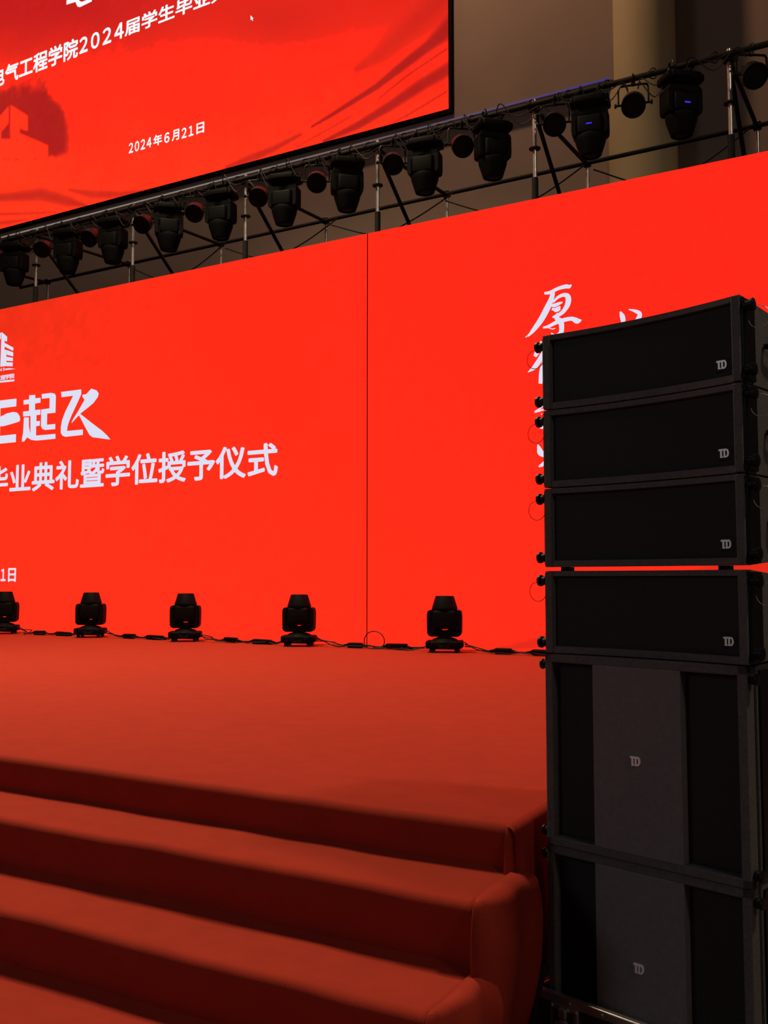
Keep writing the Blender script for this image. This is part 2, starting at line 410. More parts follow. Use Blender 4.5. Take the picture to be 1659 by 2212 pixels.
# ---- polygons and brush strokes lit on a display
def px_poly(mb, pts, Y, y1=None):
    P = [onY(x, y, Y) for x, y in pts]
    mb.prism([(p[0], p[2]) for p in P], Y, Y+.003); return mb
def brush(mb, pts, Y):
    """pts [(px, py, half width px)] tapered stroke"""
    q = smooth_path([(x, y, wv) for x, y, wv in pts], 5)
    L = []; Rr = []
    for i, p in enumerate(q):
        d = q[min(i+1, len(q)-1)]-q[max(i-1, 0)]; d = Vector((d.x, d.y)); d = d.normalized() if d.length else Vector((1, 0))
        nrm = Vector((-d.y, d.x)); wv = max(.25, p.z)
        L.append((p.x+nrm.x*wv, p.y+nrm.y*wv)); Rr.append((p.x-nrm.x*wv, p.y-nrm.y*wv))
    vs = []; fs = []
    for a, b in zip(L, Rr):
        pa = onY(*a, Y); pb = onY(*b, Y); vs += [tuple(pa), tuple(pb)]
    for i in range(len(L)-1): fs.append((2*i, 2*i+1, 2*i+3, 2*i+2))
    mb.add(vs, fs); return mb
def text_raw(body, bold, spacing=1.0):
    cu = bpy.data.curves.new('t', 'FONT'); cu.body = body; cu.size = 1.0; cu.resolution_u = 3; cu.space_character = spacing
    ob = bpy.data.objects.new('t', cu); col.objects.link(ob)
    dg = bpy.context.evaluated_depsgraph_get(); me = bpy.data.meshes.new_from_object(ob.evaluated_get(dg))
    V0 = np.array([v.co[:2] for v in me.vertices]); F0 = [tuple(p.vertices) for p in me.polygons]
    bpy.data.objects.remove(ob); bpy.data.curves.remove(cu); bpy.data.meshes.remove(me)
    V = []; F = []                               # heavier strokes: the glyph laid over itself in a small ring
    for k in range(8):
        a = k*PI/4; V.append(V0+bold*np.array([math.cos(a), math.sin(a)])); F += [tuple(i+k*len(V0) for i in f) for f in F0]
    return np.concatenate(V), F
def text_on(name, body, fit, X0, X1, Z0, Z1, Y, m, parent, bold=.02, align='R', spacing=1.0):
    """lettering whose substring `fit` (at the end for align R, start for L) fills X0..X1, Z0..Z1"""
    Vf, _ = text_raw(fit, bold, spacing); V, F = text_raw(body, bold, spacing)
    fx0, fz0 = Vf.min(0); fx1, fz1 = Vf.max(0)
    if align == 'R': V = V + [fx1-V[:, 0].max(), 0]
    X = X0+(V[:, 0]-fx0)/(fx1-fx0)*(X1-X0); Z = Z0+(V[:, 1]-fz0)/(fz1-fz0)*(Z1-Z0)
    mb = MB().add(np.stack([X, np.full_like(X, Y), Z], -1).tolist(), F)
    me = bpy.data.meshes.new(name); me.from_pydata(mb.v, [], mb.f); me.materials.append(m); me.update()
    ob = bpy.data.objects.new(name, me); col.objects.link(ob); ob.parent = parent
    return ob

SEAM = -5.285
LZ0, LZ1 = .70, 5.305
TY = LEDY-.006
led = empty('led_screen'); tag(led, 'large red LED screen on the stage showing white ceremony lettering', 'LED screen')
MB().box(((-17.3+SEAM-.006)/2, LEDY+.075, (LZ0+LZ1)/2), (17.3+SEAM-.006, .14, LZ1-LZ0)).build('cabinet', M_BLACK, led)
display('display', -17.3, SEAM-.006, LZ0, LZ1, LEDY, .06, col_lower, led)
def px_rect(xa, ya, xb, yb, Y):
    a = onY(xa, ya, Y); b = onY(xb, yb, Y); return a[0], b[0], b[2], a[2]
# subtitle line: 业 ... 式
pL = onY(20, 1058, TY); pR = onY(600, 1036, TY); tL = onY(20, 1002, TY); tR = onY(600, 957, TY)
text_on('lettering', '毕业典礼暨学位授予仪式', '业典礼暨学位授予仪式', pL[0], pR[0], (pL[2]+pR[2])/2, (tL[2]+tR[2])/2, TY, M_WHITE, led, bold=.023)
pL = onY(0, 1258, TY); pR = onY(34, 1257, TY); tR = onY(34, 1227, TY)
text_on('lettering', '日', '日', onY(17, 1257, TY)[0], pR[0], pR[2], tR[2], TY, M_WHITE, led, bold=.03)
text_on('lettering', '２１', '１', onY(1, 1257, TY)[0], onY(12, 1257, TY)[0], pR[2]+.01, tR[2]-.01, TY, M_WHITE, led, bold=.03, spacing=.60)
S = 260/1659
def zp(pts): return [(x*S, 820+y*S) for x, y in pts]
mb = MB()
for pl in ([(842, 170), (1118, 135), (1118, 200), (1085, 275), (985, 490), (945, 590), (928, 650), (922, 708), (1140, 688), (1140, 762), (900, 788), (860, 772), (838, 735), (838, 655), (855, 560), (900, 440), (1008, 222), (848, 242)],
           [(1258, 124), (1330, 148), (1358, 190), (1345, 240), (1290, 318), (1215, 382), (1118, 458), (1085, 492), (985, 600), (1000, 555), (1065, 455), (1165, 278), (1135, 235), (1138, 208), (1190, 200)],
           [(1100, 470), (1130, 492), (1260, 595), (1400, 700), (1470, 765), (1520, 825), (1460, 820), (1350, 803), (1275, 795), (1235, 765), (1160, 630), (1115, 540), (1088, 490)],
           # 起
           [(402, 216), (484, 210), (484, 258), (556, 250), (556, 318), (482, 328), (480, 420), (556, 412), (554, 482), (500, 490), (500, 575), (548, 570), (546, 634), (495, 642), (495, 772), (762, 748), (762, 815), (500, 840), (430, 832), (372, 795), (330, 852), (302, 856), (304, 800), (318, 740), (330, 522), (396, 520), (396, 640), (412, 730), (420, 730), (420, 500), (318, 508), (318, 440), (400, 432), (400, 335), (326, 346), (324, 285), (402, 272)],
           [(574, 200), (705, 182), (752, 192), (768, 225), (762, 455), (648, 468), (645, 622), (760, 612), (758, 682), (620, 694), (582, 680), (564, 640), (568, 412), (682, 396), (684, 252), (578, 264)],
           # the character before it, cut by the photograph's edge
           [(-190, 310), (225, 262), (222, 368), (-190, 420)], [(-160, 560), (0, 515), (90, 468), (180, 445), (235, 455), (268, 500), (276, 550), (262, 578), (160, 610), (50, 640), (-160, 660)],
           [(-230, 800), (218, 752), (216, 862), (-230, 905)], [(-90, 340), (6, 330), (-4, 860), (-100, 860)]):
    px_poly(mb, zp(pl), TY)
mb.build('brush_title', M_WHITE, led)
S2 = 60/948
mb = MB()
for pl in ([(60, 275), (240, 435), (232, 600), (150, 565), (150, 1035), (212, 1030), (212, 1430), (10, 1455), (45, 500)],
           [(155, 640), (455, 805), (440, 915), (155, 770)], [(225, 885), (445, 965), (445, 1105), (225, 1045)], [(150, 870), (212, 885), (212, 1040), (150, 1030)],
           [(145, 1100), (435, 1150), (435, 1265), (145, 1245)], [(218, 1300), (430, 1310), (425, 1440), (218, 1435)],
           [(175, 1520), (330, 1505), (520, 1532), (330, 1555), (175, 1570)], [(-260, 500), (-60, 330), (40, 290), (20, 500), (-60, 570), (-60, 1455), (-260, 1470)],
           [(-420, 1975), (485, 1890), (485, 1950), (-420, 2045)]):
    px_poly(mb, [(x*S2, 700+y*S2) for x, y in pl], TY)
mb.build('emblem', M_WHITE, led)
a, b, c = onY(0, 821, TY), onY(31, 817, TY), onY(31, 806, TY)
text_on('lettering', '工程学院', '程学院', onY(1, 820, TY)[0], b[0], b[2], c[2], TY, M_WHITE, led, bold=.03, spacing=.8)
b, c = onY(10, 801, TY), onY(10, 794, TY)
text_on('lettering', '１９４９', '４９', onY(0, 802, TY)[0], b[0], b[2], c[2], TY, M_WHITE, led, bold=.03, spacing=.8)

led2 = empty('side_led_screen'); tag(led2, 'red LED screen panel with brush calligraphy, right of the vertical seam', 'LED screen')
MB().box(((SEAM+.006+.8)/2, LEDY+.075, (LZ0+LZ1)/2), (.8-SEAM-.006, .14, LZ1-LZ0)).build('cabinet', M_BLACK, led2)
display('display', SEAM+.006, .8, LZ0, LZ1, LEDY, .045, col_lower, led2)
tag(MB().box((-.12, LEDY+.08, .345), (1.84, .3, .69), .01).build('support_plinth', M_BLACK), 'black plinth carrying the screen end beyond the stage', 'plinth')
S3 = 300/1659
def z3(pts): return [(1120+x*S3, 600+y*S3, wv*S3) for x, y, wv in pts]
mb = MB()
for st in ([(308, 186, 14), (380, 175, 20), (470, 130, 20), (560, 105, 24), (605, 105, 22), (634, 82, 4)],
           [(412, 175, 24), (390, 260, 30), (345, 360, 36), (270, 500, 34), (190, 610, 26), (130, 680, 14), (80, 710, 3)],
           [(412, 292, 12), (470, 235, 16), (540, 205, 22), (590, 225, 32), (592, 300, 32), (560, 370, 26), (510, 425, 22), (440, 462, 18), (405, 470, 8)],
           [(388, 330, 12), (430, 330, 22), (490, 305, 16), (528, 292, 6)], [(398, 372, 14), (440, 378, 18), (500, 345, 12)], [(428, 400, 10), (470, 390, 14), (500, 372, 8)],
           [(480, 430, 24), (455, 480, 26), (500, 520, 34), (515, 580, 30), (505, 660, 26), (440, 690, 16), (390, 660, 6)],
           [(292, 596, 10), (360, 580, 18), (450, 535, 22), (560, 500, 24), (640, 490, 24), (700, 515, 34), (752, 505, 6)],
           [(360, 600, 4), (410, 612, 6), (440, 600, 3)],
           # second character
           [(290, 770, 30), (240, 860, 32), (195, 940, 20)], [(330, 850, 30), (260, 970, 30), (190, 1070, 26), (112, 1128, 3)],
           [(300, 1000, 16), (275, 1120, 26), (262, 1265, 22)],
           [(380, 800, 14), (460, 780, 18), (560, 755, 14)], [(470, 720, 14), (465, 800, 18), (455, 850, 12)], [(400, 880, 14), (470, 860, 16), (540, 850, 14), (530, 920, 12), (400, 940, 12)],
           [(370, 1010, 12), (470, 985, 16), (580, 970, 14)], [(380, 1080, 14), (360, 1150, 10)], [(430, 1060, 12), (450, 1180, 18), (540, 1200, 16), (590, 1140, 6)], [(560, 1050, 12), (610, 1100, 12)],
           # head of the next column
           [(1215, 405, 10), (1240, 460, 30), (1250, 520, 26), (1235, 560, 8)], [(1315, 378, 4), (1400, 400, 20), (1450, 440, 26), (1400, 540, 26), (1310, 640, 8)]):
    brush(mb, z3(st), TY)
    if st[0][:2] in ((360, 600), (560, 1050), (1315, 378)): mb.build('brush_character', M_WHITE, led2); mb = MB()
S4 = 70/430
def z4(pts): return [(1130+x*S4, 700+y*S4, wv*S4) for x, y, wv in pts]
for st in ([(220, 1040, 4), (290, 1040, 9), (420, 1020, 9)], [(330, 1040, 8), (240, 1110, 9), (155, 1168, 10), (270, 1135, 12), (420, 1100, 10)], [(250, 1190, 8), (240, 1200, 6)],
           [(330, 960, 10), (340, 1200, 16), (420, 1330, 16), (520, 1390, 8)], [(220, 1375, 6), (250, 1370, 22), (300, 1340, 18)],
           [(195, 1600, 8), (215, 1660, 30), (235, 1710, 40), (300, 1750, 24)], [(330, 1600, 14), (330, 1760, 20), (330, 1980, 10)], [(205, 1890, 8), (250, 1870, 22), (330, 1790, 16)],
           [(430, 1600, 14), (390, 1720, 16), (340, 1800, 8)], [(400, 1650, 12), (560, 1640, 16), (540, 1820, 18), (480, 1960, 10)]):
    brush(mb, z4(st), TY-.001)
    if st[0][:2] in ((220, 1375), (400, 1650)): mb.build('brush_character', M_WHITE, led2); mb = MB()

# ---- upper screen on the back wall
UY = 12.15; UX1 = -5.762; UZ0 = 8.276
up = empty('upper_screen'); tag(up, 'upper red LED screen with black border hung on the back wall', 'LED screen')
MB().box(((-19+UX1)/2, UY+.026, (UZ0+13.6)/2), (19+UX1+.02, .046, 13.6-UZ0+.02)).build('cabinet', M_BLACK, up)
MB().box(((-19+UX1)/2+.03, UY+.018, UZ0-.037), (19+UX1+.06, .05, .07)).build('border', M_BLACK, up)
MB().box((UX1+.032, UY+.018, (UZ0+13.6)/2), (.06, .05, 13.6-UZ0)).build('border', M_BLACK, up)
display('display', -19, UX1, UZ0, 13.6, UY, .027, col_upper, up)
UT = UY-.006
# title line along the screen: 气工程学院2024届学生毕业
def line_fit(xa, ya, xb, yb): return onY(xa, ya, UT), onY(xb, yb, UT)
a = onY(10, 172, UT); b = onY(168, 130, UT); ta = onY(10, 138, UT); tb = onY(166, 84, UT)

text_on('lettering', '机电气工程学院', '气工程学院', a[0], b[0], (a[2]+b[2])/2-.02, (ta[2]+tb[2])/2, UT, M_WHITE2, up, bold=.028)
a = onY(171, 116, UT); b = onY(267, 84, UT); tb = onY(265, 45, UT); ta = onY(192, 76, UT)
text_on('lettering', '２０２４', '２０２４', a[0], b[0], (a[2]+b[2])/2, (tb[2]+ta[2])/2, UT, M_WHITE2, up, bold=.03, spacing=.60)
a = onY(269, 79, UT); b = onY(377, 40, UT); tb = onY(377, 8, UT); ta = onY(301, 28, UT)
text_on('lettering', '届学生毕业典礼', '届学生', a[0], b[0], (a[2]+b[2])/2, (tb[2]+ta[2])/2, UT, M_WHITE2, up, bold=.028, align='L')
for body, xa, xb, hh in (('２０２４', 278, 327, 22.5), ('年', 331, 350, 24), ('６', 354.5, 366, 22.5), ('月', 371, 387, 23.5), ('２１', 392, 418, 22.5), ('日', 424, 441, 23.5)):
    ya, yb = 332-.283*(xa-278), 332-.283*(xb-278)
    a, b, ta, tb = onY(xa, ya, UT), onY(xb, yb, UT), onY(xa, ya-hh, UT), onY(xb, yb-hh, UT)
    text_on('lettering', body, body, a[0], b[0], (a[2]+b[2])/2, (ta[2]+tb[2])/2, UT, M_WHITE2, up, bold=.03, spacing=.60)
# big title's last character peeking in at the top: lower hook stroke
mb = MB()
for pl in ([(138, -40), (198, -62), (198, -4), (172, 15.5), (166, 14), (163, 6), (143, 10), (138, 4)],):
    px_poly(mb, [(143.5, 10), (143.5, 1), (164, -5), (164, -40), (171, -42), (171, 1), (176, 4), (196, -3), (196, -9), (199, -8), (198, 3), (172, 15.5), (167, 14), (164, 7), (163, 4)], UT)
mb.build('lettering', M_WHITE2, up)
mb = MB(); px_poly(mb, [(541, 33), (541.5, 43.5), (543.5, 41.5), (545.2, 45), (546.6, 44), (545, 40.5), (547.6, 39.5)], UT); mb.build('pointer_cursor', M_WHITE2, up)

# ================================================================== SCAFFOLD
AY, BY = 9.30, 11.16
PX = [-12.95, -11.05, -9.15, -7.24, -5.325, -3.405, -1.43, .48]
sca = empty('scaffold_frame'); tag(sca, 'steel scaffold frame of poles and pipes rising behind the screen', 'scaffold')
def rosette(z, x, y, parent):
    mb = MB(); mb.lathe([(.03, -.012), (.062, -.006), (.062, .006), (.03, .012)], 12, Matrix.Translation((x, y, z)))
    mb.build('rosette', M_DARKTUBE, parent)
for i, x in enumerate(PX):
    p = MB().tube([(x, AY, 5.62), (x, AY, 6.515)], .022, 10).build('pole', M_STEEL, sca, True)
    MB().tube([(x, AY, 0), (x, AY, 5.66)], .034, 10).build('sleeve', M_DARKTUBE, p, True)
    rosette(5.98, x, AY, p); rosette(6.40, x, AY, p)
    cl = MB().box((x, AY-.01, 6.425), (.10, .09, .085), .012); cl.box((x+.06, AY-.03, 6.40), (.05, .05, .06), .008); cl.build('coupler', M_DARKTUBE, p)
    q = MB().tube([(x, BY, 6.0), (x, BY, 6.60)], .022, 10).build('pole', M_STEEL, sca, True)
    MB().tube([(x, BY, 0), (x, BY, 6.0)], .024, 10).build('sleeve', M_STEEL, q, True)
    MB().box((x, BY-.02, 6.54), (.09, .09, .08), .012).build('coupler', M_DARKTUBE, q)
    MB().tube([(x, AY, 6.42), (x, BY, 6.53)], .024, 8).build('transom', M_DARKTUBE, sca, True)
    MB().tube([(x, AY+.05, 6.36), (x, BY-.02, 4.95)], .024, 8).build('diagonal_brace', M_DARKTUBE, sca, True)
    MB().tube([(x, AY, 4.9), (x, BY, 4.9)], .024, 8).build('transom', M_DARKTUBE, sca, True)
MB().tube([(-13.6, AY-.055, 6.44), (.9, AY-.055, 6.44)], .03, 10).build('top_pipe', M_DARKTUBE, sca, True)
MB().tube([(-13.6, BY-.05, 6.53), (.9, BY-.05, 6.53)], .026, 10).build('rear_pipe', M_DARKTUBE, sca, True)
MB().tube([(-13.6, AY, 4.9), (.9, AY, 4.9)], .024, 8).build('mid_pipe', M_DARKTUBE, sca, True)

# ================================================================== MOVING HEADS
def moving_head(name, hang=False):
    root = empty(name)
    b = MB(); b.box((0, 0, .075), (.30, .26, .085), .025, seg=3)
    for s in (-1, 1): b.box((s*.158, 0, .078), (.058, .22, .078), .022, seg=3)
    b.lathe([(.145, .10), (.12, .13), (.085, .143)], 24)
    base = b.build('base', M_BLACK, root, True)
    MB().box((0, -.133, .07), (.11, .006, .045), .002).build('display_panel', M_GLASS, base)
    for sx in (-1, 1):
        for sy in (-1, 1):
            if not hang: MB().lathe([(.02, 0), (.024, .04)], 10, Matrix.Translation((sx*.125, sy*.09, 0))).build('foot', M_BLACK2, root)
    if hang:
        for sx in (-1, 1):
            c = MB(); c.box((sx*.09, 0, .015), (.05, .05, .05), .006)
            pts = [(sx*.09, .045*math.cos(a), -.058+.045*math.sin(a)) for a in [R(d) for d in range(-60, 241, 25)]]
            c.tube(pts, .011, 6); c.box((sx*.09, .055, -.03), (.02, .05, .018), .004)
            c.build('clamp', M_BLACK2, root)
    MB().lathe([(.072, .135), (.072, .165)], 20).build('neck', M_BLACK2, root, True)
    outer = [(-.135, .155), (.135, .155), (.160, .168), (.172, .195), (.174, .36), (.168, .405), (.150, .42), (.125, .42),
             (.125, .265), (.10, .235), (.034, .228), (.030, .216), (-.030, .216), (-.034, .228), (-.10, .235), (-.125, .265), (-.125, .42), (-.150, .42), (-.168, .405), (-.174, .36), (-.172, .195), (-.160, .168)]
    yk = MB()
    # three convex pieces so that the caps stay planar
    yk.prism([outer[i] for i in (0, 1, 2, 3)] + [(.172, .216), (-.172, .216)] + [outer[i] for i in (20, 21)], -.085, .085)
    for s in (1, -1):
        yk.prism([(s*x, z) for x, z in ((.030, .216), (.172, .216), (.174, .36), (.168, .405), (.150, .42), (.125, .42), (.125, .265), (.10, .235), (.034, .228))], -.085, .085)
    y_ = yk.build('yoke', M_BLACK, root)
    bv = y_.modifiers.new('edge', 'BEVEL'); bv.width = .006; bv.segments = 2; bv.limit_method = 'ANGLE'
    hd = MB(); hd.box((0, 0, .325), (.236, .23, .19), .03, seg=3)
    body = hd.build('head_body', M_BLACK, root, True)
    for k in range(4): MB().box((0, -.116, .285+.018*k), (.12, .006, .006)).build('vent', M_BLACK2, body)
    e = .05 if hang else 0.0
    g = .018 if hang else 0.0
    ho = MB(); ho.lathe([(.118, .40), (.130+g, .425), (.131+g, .438), (.126+g, .45+e*.4), (.094+g*.4, .555+e), (.088, .56+e), (.080, .56+e), (.078, .54+e)], 28, sx=1.0, sy=.92, cap=False)
    hood = ho.build('hood', M_BLACK, root, True)
    MB().lathe([(.0795, .535+e), (.07, .548+e), (.04, .556+e), (.001, .559+e)], 24, sy=.92).build('lens', M_GLASS, hood, True)
    return root
floor_proto = moving_head('moving_head_light')
ORD = ['first', 'second', 'third', 'fourth', 'fifth', 'sixth', 'seventh', 'eighth', 'ninth', 'tenth', 'eleventh', 'twelfth', 'thirteenth', 'fourteenth', 'fifteenth', 'sixteenth', 'seventeenth', 'eighteenth', 'nineteenth', 'twentieth', 'twenty-first', 'twenty-second', 'twenty-third']
HX = [(961, 'black moving head light standing on stage, nearest the loudspeaker stack'),
      (646, 'black moving head light standing on stage, just before the vertical screen seam'),
      (400, 'black moving head light standing on stage, third from the loudspeaker stack'),
      (195, 'black moving head light standing on stage, fourth from the loudspeaker stack'),
      (8, 'black moving head light standing on stage, cut by the photo edge below the date')]
head_x = []
for i, (hx, lb) in enumerate(HX):
    o = floor_proto if i == 0 else copy_tree(floor_proto)
    X = onY(hx, 1390, 8.66)[0]; head_x.append(X)
    o.location = (X, 8.66, SZ+.003); o.rotation_euler = (0, 0, YAW-.12+random.uniform(-.08, .08)+.12*i*.6)
    o.scale = (1.0, 1.0, 1.0)
    tag(o, lb, 'stage light', 'moving heads standing on the stage')
hang_proto = moving_head('hanging_moving_head', True)
heads = []
MHX = [-1.877, -2.782, -3.863, -4.683, -5.708, -6.605, -7.591, -8.459, -9.469, -10.337, -11.446]
for i, X in enumerate(MHX):
    o = hang_proto if i == 0 else copy_tree(hang_proto)
    o.location = (X, AY-.055, 6.375); o.scale = (1.06, 1.06, 1.05)
    o.rotation_euler = (PI, 0, YAW+random.choice((-.35, -.25, .2, .3))+random.uniform(-.1, .1))
    tag(o, f'black moving head light hanging from the scaffold pipe, {ORD[i]} from the right end', 'stage light', 'moving heads hung from the scaffold')
    heads.append(o)
for o, z in zip(heads, (.34, .33)):
    for sy in (-1, 1):
        MB().box((0, sy*.117, z), (.055, .006, .011)).build('indicator_light', M_BLUE, o)['label'] = 'small glowing blue indicator'

# ---------------------------------------------------------------- PAR cans (origin: clamp point on the pipe)
def par_can():
    root = empty('par_light')
    T = Matrix.Translation((0, 0, -.27)) @ Matrix.Rotation(R(62), 4, 'X')   # local +z of can tips towards -y and down
    T = Matrix.Translation((0, -.01, -.27)) @ Matrix.Rotation(R(90+38), 4, 'X')
    c = MB(); c.lathe([(.02, -.13), (.06, -.125), (.085, -.10), (.10, -.05), (.118, -.02), (.12, .075), (.124, .08), (.124, .095), (.114, .095), (.112, .07)], 28, T, cap=False)
    can = c.build('can', M_BLACK2, root, True)
    MB().lathe([(.113, .072), (.09, .078), (.001, .080)], 28, T).build('lens', M_LENS, can, True)
    f = MB()
    for a in range(8):
        ang = a*PI/4; f.box((.075*math.cos(ang), .075*math.sin(ang), -.10), (.07, .006, .05), 0, T @ Matrix.Identity(4))
    f.build('cooling_fin', M_BLACK2, can)
    yk = MB(); pts = [(-.15, 0, -.27), (-.15, 0, -.12), (-.14, 0, -.085), (-.11, 0, -.07), (.11, 0, -.07), (.14, 0, -.085), (.15, 0, -.12), (.15, 0, -.27)]
    yk.tube(smooth_path(pts, 3), .011, 6); yk.build('yoke', M_BLACK2, root, True)
    for s in (-1, 1):
        MB().tube([(s*.118, 0, -.27), (s*.185, 0, -.27)], .012, 8).build('pivot_knob', M_BLACK2, root)
        MB().lathe([(.022, 0), (.026, .012), (.022, .022)], 8, Matrix.Translation((s*.17, 0, -.27)) @ Matrix.Rotation(PI/2*s, 4, 'Y')).build('pivot_knob', M_BLACK2, root)
    cl = MB(); cl.box((0, 0, -.052), (.045, .04, .05), .006)
    cl.tube([(0, .042*math.cos(a), .042*math.sin(a)) for a in [R(d) for d in range(-60, 241, 25)]], .010, 6)
    cl.build('clamp', M_BLACK2, root)
    return root
par_proto = par_can()
PARX = [-1.22, -2.339, -3.162, -4.236, -5.098, -6.132, -6.993, -8.011, -8.894, -9.886, -10.833, -11.778]
for i, X in enumerate(PARX):
    o = par_proto if i == 0 else copy_tree(par_proto)
    o.location = (X, AY-.055, 6.44); o.rotation_euler = (random.uniform(-.06, .06), 0, YAW+random.uniform(-.35, .35)); o.scale = (.97, .97, .97)
    tag(o, f'small round par light under the scaffold pipe, {ORD[i]} from the right end', 'stage light', 'par lights hung from the scaffold')

# ---------------------------------------------------------------- cables on the scaffold
allx = sorted(MHX+PARX)
for i in range(len(allx)-1):
    a, b = allx[i], allx[i+1]; yv = AY-.10
    mb = MB()
    for k in range(2):
        z0 = 6.40+random.uniform(-.06, .08); z1 = 6.36+random.uniform(-.1, .08)
        dip = random.uniform(.05, .20)
        pts = [(a+.06, yv, z0-.05), (a+(b-a)*.2, yv-random.uniform(0, .05), z0+random.uniform(-.02, .06)), (a+(b-a)*.5, yv-.03, (z0+z1)/2-dip*(.3+k*.6)), (a+(b-a)*.8, yv-.02, z1+.02), (b-.04, yv, z1-.06)]
        mb.tube(smooth_path(pts, 5), .0065, 5)
    # a tight loop over the pipe
    lx = a+(b-a)*random.uniform(.3, .7)
    mb.tube([(lx+.03*math.sin(t*1.3), AY-.055+.045*math.cos(t), 6.44+.05*math.sin(t)) for t in [j*.5 for j in range(14)]], .006, 5)
    o = mb.build('cable_bundle', M_CABLE)
    tag(o, f'thin black cables looped over the scaffold pipe, {ORD[len(allx)-2-i]} tangle from the right', 'cable', 'cables looped along the scaffold pipe')
for i, (x0, x1, dz) in enumerate(((-3.4, -5.3, .30), (-5.2, -7.1, .25), (-7.0, -9.0, .28), (-9.0, -10.9, .3), (-1.5, -3.3, .34))):
    pts = [(x0, BY-.09, 6.50), (x0+(x1-x0)*.3, BY-.10, 6.46-dz*.8), (x0+(x1-x0)*.6, BY-.1, 6.40-dz), (x1, BY-.09, 6.48-dz*.2)]
    o = MB().tube(smooth_path(pts, 8), .010, 6).build('slack_cable', M_CABLE, None, True)
    tag(o, ['slack black cable sagging under the rear pipe above the screen seam', 'slack black cable sagging under the rear pipe, second bay past the seam', 'slack black cable sagging under the rear pipe, third bay past the seam',
            'slack black cable sagging under the rear pipe, near the photo edge', 'slack black cable sagging under the rear pipe beside the cream column'][i], 'cable')

# ---------------------------------------------------------------- cables and connectors on the stage by the screen
for i in range(5):
    xa = head_x[i]+ (1.1 if i == 0 else 0); xb = head_x[i] if i == 0 else head_x[i]
    x_start = head_x[i]+.19; x_end = (head_x[i-1]-.19) if i > 0 else head_x[0]+1.35
    root = empty('power_cable', ((x_start+x_end)/2, 8.74, SZ)); cx = (x_start+x_end)/2
    L = x_end-x_start
    for k in range(3):
        pts = [(x_start-cx, -.02, .10-.02*k)]
        for j in range(1, 9):
            t = j/9; zz = .012 + (.07*(1-t*5) if t < .2 else 0) + random.uniform(0, .018)
            pts.append((x_start+L*t-cx, random.uniform(-.10, .06)+.05*k-.05, zz))
        pts.append((x_end-cx, -.02, .06))
        MB().tube(smooth_path(pts, 4), .0065, 5).build('cord', M_CABLE, root, True)
    for t, ln in ((.36, .17), (.72, .24)):
        X = x_start+L*t-cx; c = MB(); c.box((X, -.03, .032), (ln, .075, .055), .015, Matrix.Rotation(random.uniform(-.03, .03), 4, 'Y'))
        c.tube([(X-ln/2-.06, -.03, .025), (X-ln/2+.01, -.03, .03)], [.01, .022], 8); c.tube([(X+ln/2-.01, -.03, .03), (X+ln/2+.06, -.03, .025)], [.022, .01], 8)
        c.build('connector', M_BLACK, root)
    if i == 1:
        lp = [(x_start+L*.55-cx+.09*math.cos(a)-.02*a, -.03, .10+.085*math.sin(a)) for a in [R(d) for d in range(-60, 240, 20)]]
        MB().tube(lp, .006, 5).build('cord', M_CABLE, root, True)
    tag(root, ['black power cable with connectors lying between nearest stage light and loudspeakers', 'black power cable with connectors lying across the foot of the vertical screen seam',
               'black power cable with looped cord between the second and third stage lights', 'black power cable with connector between the third and fourth stage lights', 'black power cable with connector between the two farthest stage lights'][i], 'cable', 'power cables along the screen foot')

# ================================================================== LOUDSPEAKERS
SO = Vector((-1.014, 2.822, 0)); SA = R(-14.7); W = .635
def td_logo(parent, cx, y, cz, h, plate=True):
    """silver two-letter badge: T with a foot and an outlined D"""
    pl = MB().box((cx, y-.001, cz), (h*1.75, .004, h*1.45)).build('badge', M_GRILLE, parent) if plate else parent
    mb = MB(); s = h; x0 = cx-.62*s; z0 = cz-.5*s; yy0, yy1 = y-.0075, y-.002
    P = lambda pts: mb.prism([(x0+x*s, z0+z*s) for x, z in pts], yy0, yy1)
    P([(0, .80), (.05, 1), (.62, 1), (.62, .80)]); P([(.20, .0), (.42, .0), (.42, .80), (.20, .80)]); P([(.42, 0), (.52, 0), (.52, .16), (.42, .16)])
    P([(.60, 0), (.80, 0), (.80, .82), (.60, .82)]); P([(.62, .82), (.60, 1), (.92, 1), (.90, .80)]); P([(.80, 0), (.95, 0), (.93, .18), (.80, .18)])
    prev = None
    for k in range(8):
        a0 = -PI/2+PI*k/8; a1 = -PI/2+PI*(k+1)/8
        P([(.92+.32*math.cos(a0), .5+.5*math.sin(a0)), (.92+.32*math.cos(a1), .5+.5*math.sin(a1)), (.90+.13*math.cos(a1), .5+.31*math.sin(a1)), (.90+.13*math.cos(a0), .5+.31*math.sin(a0))])
    mb.build('lettering', M_LOGO, pl)['label'] = 'silver TD letters'
